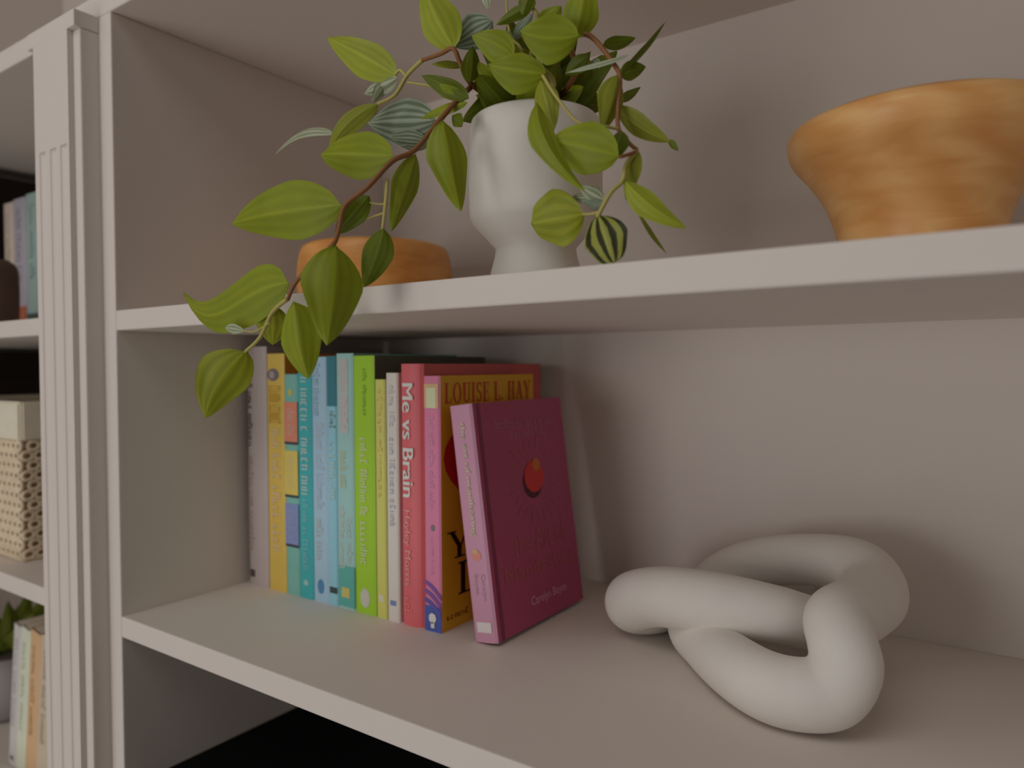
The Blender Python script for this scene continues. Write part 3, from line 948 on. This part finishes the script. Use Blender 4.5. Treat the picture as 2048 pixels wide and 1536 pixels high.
STEM_R = plain('stem_reddish', (0.20, 0.085, 0.03), 0.5, 0.1, 60)
STEM_Y = plain('stem_yellow', (0.34, 0.29, 0.085), 0.5, 0.08, 60)
def stem(pts, r0, r1, mat):
    P = [at(x, y, Y) - OFF for x, y, Y in pts]
    n = len(P)
    tube('stem', P, [r0 + (r1 - r0) * i / (n - 1) for i in range(n)], mat, plant, 7, 5)
stem([(1010, 215, .10), (965, 165, .075), (925, 190, .050), (880, 240, .030), (830, 300, .010), (785, 322, -.004), (735, 375, -.018), (690, 412, -.026), (675, 470, -.036), (660, 495, -.040), (595, 560, -.044), (575, 600, -.045)], .0020, .0013, STEM_R)
stem([(575, 598, -.045), (545, 625, -.046), (520, 675, -.047), (490, 704, -.048)], .0015, .0011, STEM_Y)
stem([(540, 645, -.047), (510, 663, -.048), (486, 661, -.049)], .0006, .0005, STEM_Y)
stem([(990, 205, .09), (940, 165, .055), (920, 125, .045), (906, 97, .040), (880, 108, .040), (845, 120, .040)], .0018, .0014, STEM_R)
stem([(845, 120, .040), (815, 150, .040), (790, 190, .035), (755, 208, .030)], .0016, .0012, STEM_Y)
stem([(812, 152, .04), (800, 140, .04), (790, 150, .04)], .0013, .001, STEM_Y)
stem([(815, 165, .04), (850, 170, .042), (885, 180, .045)], .0009, .0009, STEM_Y)
stem([(775, 360, -.006), (772, 400, -.010), (765, 460, -.015)], .0014, .0010, STEM_Y)
stem([(775, 408, -.010), (755, 408, -.010), (740, 405, -.008)], .0007, .0005, STEM_Y)
stem([(772, 425, -.012), (750, 432, -.012), (735, 438, -.010)], .0007, .0005, STEM_Y)
stem([(1060, 215, .10), (1100, 180, .065), (1105, 160, .045), (1080, 135, .040), (1026, 110, .040)], .0022, .0012, STEM_Y)
stem([(1100, 215, .10), (1150, 150, .080), (1140, 85, .050), (1165, 68, .048), (1190, 80, .050), (1225, 125, .050), (1240, 155, .045), (1236, 215, .040), (1238, 260, .036), (1262, 290, .038), (1273, 302, .040), (1240, 314, .026)], .0019, .0010, STEM_R)
stem([(1273, 302, .040), (1252, 330, .034), (1245, 362, .030), (1222, 385, .024), (1202, 420, .020), (1195, 434, .020)], .0014, .0012, STEM_Y)
stem([(1202, 424, .02), (1180, 428, .02), (1165, 428, .02)], .001, .0008, STEM_Y)
stem([(1238, 258, .036), (1205, 252, .03), (1180, 248, .026)], .001, .0007, STEM_Y)
stem([(1030, 215, .10), (1075, 60, .06), (1062, 10, .052), (1058, -25, .05)], .002, .001, STEM_Y)
stem([(1040, 215, .10), (1045, 110, .05), (1020, 70, .05), (1012, -10, .05)], .0014, .0006, STEM_Y)
stem([(1085, 150, .035), (1110, 190, .03), (1150, 240, .03), (1180, 250, .03)], .0012, .0008, STEM_Y)

# ------------------------------------------------------------------ things in the left bay and below
VASE = plain('dark_brown_clay', (0.075, 0.045, 0.032), 0.6, 0.15, 80, 0.15, 200)
v = lathe('vase', smooth_prof([(0.0005, 0), (0.024, 0.0), (0.029, 0.006), (0.0305, 0.04), (0.030, 0.07), (0.027, 0.081), (0.022, 0.085), (0.0205, 0.082), (0.021, 0.03), (0.0005, 0.028)], 4), VASE, None, 48)
v.location = (-0.4120, 0.052, ZM)
tag(v, 'small dark brown rounded vase in front of the cream book in the left bay', 'vase')

CREAM = plain('cream_cotton', (0.58, 0.53, 0.42), 0.9, 0.10, 60, 0.4, 300)
TWINE = plain('natural_twine', (0.60, 0.50, 0.36), 0.9, 0.18, 90, 0.5, 300)
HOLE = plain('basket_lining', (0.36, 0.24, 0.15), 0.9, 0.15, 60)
bk = empty('woven_basket', (-0.42, 0.15, ZL), 'cream openwork woven basket on the left bay shelf beside the pilaster', 'basket')
bx0, bx1, by0, by1, bh = -0.14, 0.138, -0.118, 0.13, 0.186
bm = bmesh.new()
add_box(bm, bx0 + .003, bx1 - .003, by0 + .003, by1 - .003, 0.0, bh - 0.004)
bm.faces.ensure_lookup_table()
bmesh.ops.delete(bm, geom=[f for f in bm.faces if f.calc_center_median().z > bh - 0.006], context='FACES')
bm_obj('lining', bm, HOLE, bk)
bm = bmesh.new()      # folded rim band all round
for (a, b, c_, d_) in ((bx0, bx1, by0 - .002, by0 + .006), (bx0, bx1, by1 - .006, by1 + .002), (bx0 - .002, bx0 + .006, by0, by1), (bx1 - .006, bx1 + .002, by0, by1)):
    add_box(bm, a, b, c_, d_, bh - 0.046, bh)
bmesh.ops.bevel(bm, geom=bm.edges[:], offset=0.0025, segments=2, affect='EDGES')
bm_obj('rim_band', bm, CREAM, bk)
vv, ff = [], []
def loop_ring(o, U, V, N, r, rt):
    i0 = len(vv)
    for k in range(10):
        a = 2 * math.pi * k / 10
        c_ = o + U * (r * math.cos(a)) + V * (r * 0.85 * math.sin(a))
        rad = (U * math.cos(a) + V * math.sin(a))
        for q in range(5):
            b = 2 * math.pi * q / 5
            vv.append(c_ + rad * (rt * math.cos(b)) + N * (rt * math.sin(b)))
    for k in range(10):
        for q in range(5):
            k2, q2 = (k + 1) % 10, (q + 1) % 5
            ff.append((i0 + k * 5 + q, i0 + k2 * 5 + q, i0 + k2 * 5 + q2, i0 + k * 5 + q2))
zz = 0.008
row = 0
while zz < bh - 0.046:
    off = 0.0065 if row % 2 else 0.0
    x = bx0 + 0.006 + off
    while x < bx1:
        loop_ring(Vector((x, by0, zz)), Vector((1, 0, 0)), Vector((0, 0, 1)), Vector((0, 1, 0)), .0058, .0024)
        x += 0.013
    y = by0 + 0.006 + off
    while y < by1:
        for xx in (bx0, bx1):
            loop_ring(Vector((xx, y, zz)), Vector((0, 1, 0)), Vector((0, 0, 1)), Vector((1, 0, 0)), .0058, .0024)
        y += 0.013
    zz += 0.0115
    row += 1
w_ = mesh_obj('weave', vv, ff, TWINE, bk, True)
w_['kind'] = 'stuff'
bm = bmesh.new()
add_box(bm, bx0 - .002, bx1 + .002, by0 - .002, by1 + .002, 0.0, 0.006)
bmesh.ops.bevel(bm, geom=bm.edges[:], offset=0.002, segments=2, affect='EDGES')
bm_obj('base', bm, TWINE, bk)

pp = empty('potted_plant', (-0.585, 0.13, ZB), 'dark leafy plant in a round grey pot at the bottom of the left bay', 'plant')
GREY = plain('grey_glaze', (0.30, 0.265, 0.26), 0.5, 0.05, 30)
lathe('pot', smooth_prof([(0.0005, 0), (0.04, 0), (0.058, 0.012), (0.068, 0.04), (0.060, 0.072), (0.047, 0.088), (0.043, 0.088), (0.046, 0.076), (0.0005, 0.072)], 4), GREY, pp, 48)
OFF_S, plant_s = OFF.copy(), plant
OFF = Vector((-0.585, 0.13, ZB))
plant = pp
rnd = random.Random(9)
for k in range(20):
    a = 2 * math.pi * k / 20
    l = rnd.uniform(.06, .10)
    el = rnd.uniform(.5, 1.25)
    b = OFF + Vector((0.01 * math.cos(a), 0.01 * math.sin(a), 0.082 + rnd.uniform(0, .02)))
    t = b + Vector((l * math.cos(a) * math.cos(el), l * math.sin(a) * math.cos(el), l * math.sin(el)))
    leaf(b, t, rnd.uniform(.022, .032), 'd', roll=rnd.uniform(-.6, .6), arch=.2)
PB = [at(70, 1222, .10), at(15, 1205, .08)]
for q in PB:
    leaf(OFF + Vector((0, 0, .09)), q, .034, 'd', roll=.2, arch=.15)
OFF, plant = OFF_S, plant_s

DARKBLOCK = plain('dark_brown_matt', (0.022, 0.012, 0.009), 0.8, 0.15, 40, gain=1)  # plain dark blocks added to fill the dark areas of the left bay
for (z0, hb, lab) in ((ZL, 0.252, 'very dark brown upright block beyond the woven basket in the left bay'),
                      (ZM, 0.250, 'very dark brown upright block behind the standing books in the left bay')):
    db = empty('dark_block', (-0.68, 0.17, z0), lab, 'box', 'dark upright blocks at the far side of the left bay')
    box('body', -0.022, 0.030, -0.15, 0.155, 0.0, hb - 0.040, DARKBLOCK, db, 0.002)
    box('lid', -0.0235, 0.032, -0.153, 0.158, hb - 0.0397, hb, DARKBLOCK, db, 0.002)

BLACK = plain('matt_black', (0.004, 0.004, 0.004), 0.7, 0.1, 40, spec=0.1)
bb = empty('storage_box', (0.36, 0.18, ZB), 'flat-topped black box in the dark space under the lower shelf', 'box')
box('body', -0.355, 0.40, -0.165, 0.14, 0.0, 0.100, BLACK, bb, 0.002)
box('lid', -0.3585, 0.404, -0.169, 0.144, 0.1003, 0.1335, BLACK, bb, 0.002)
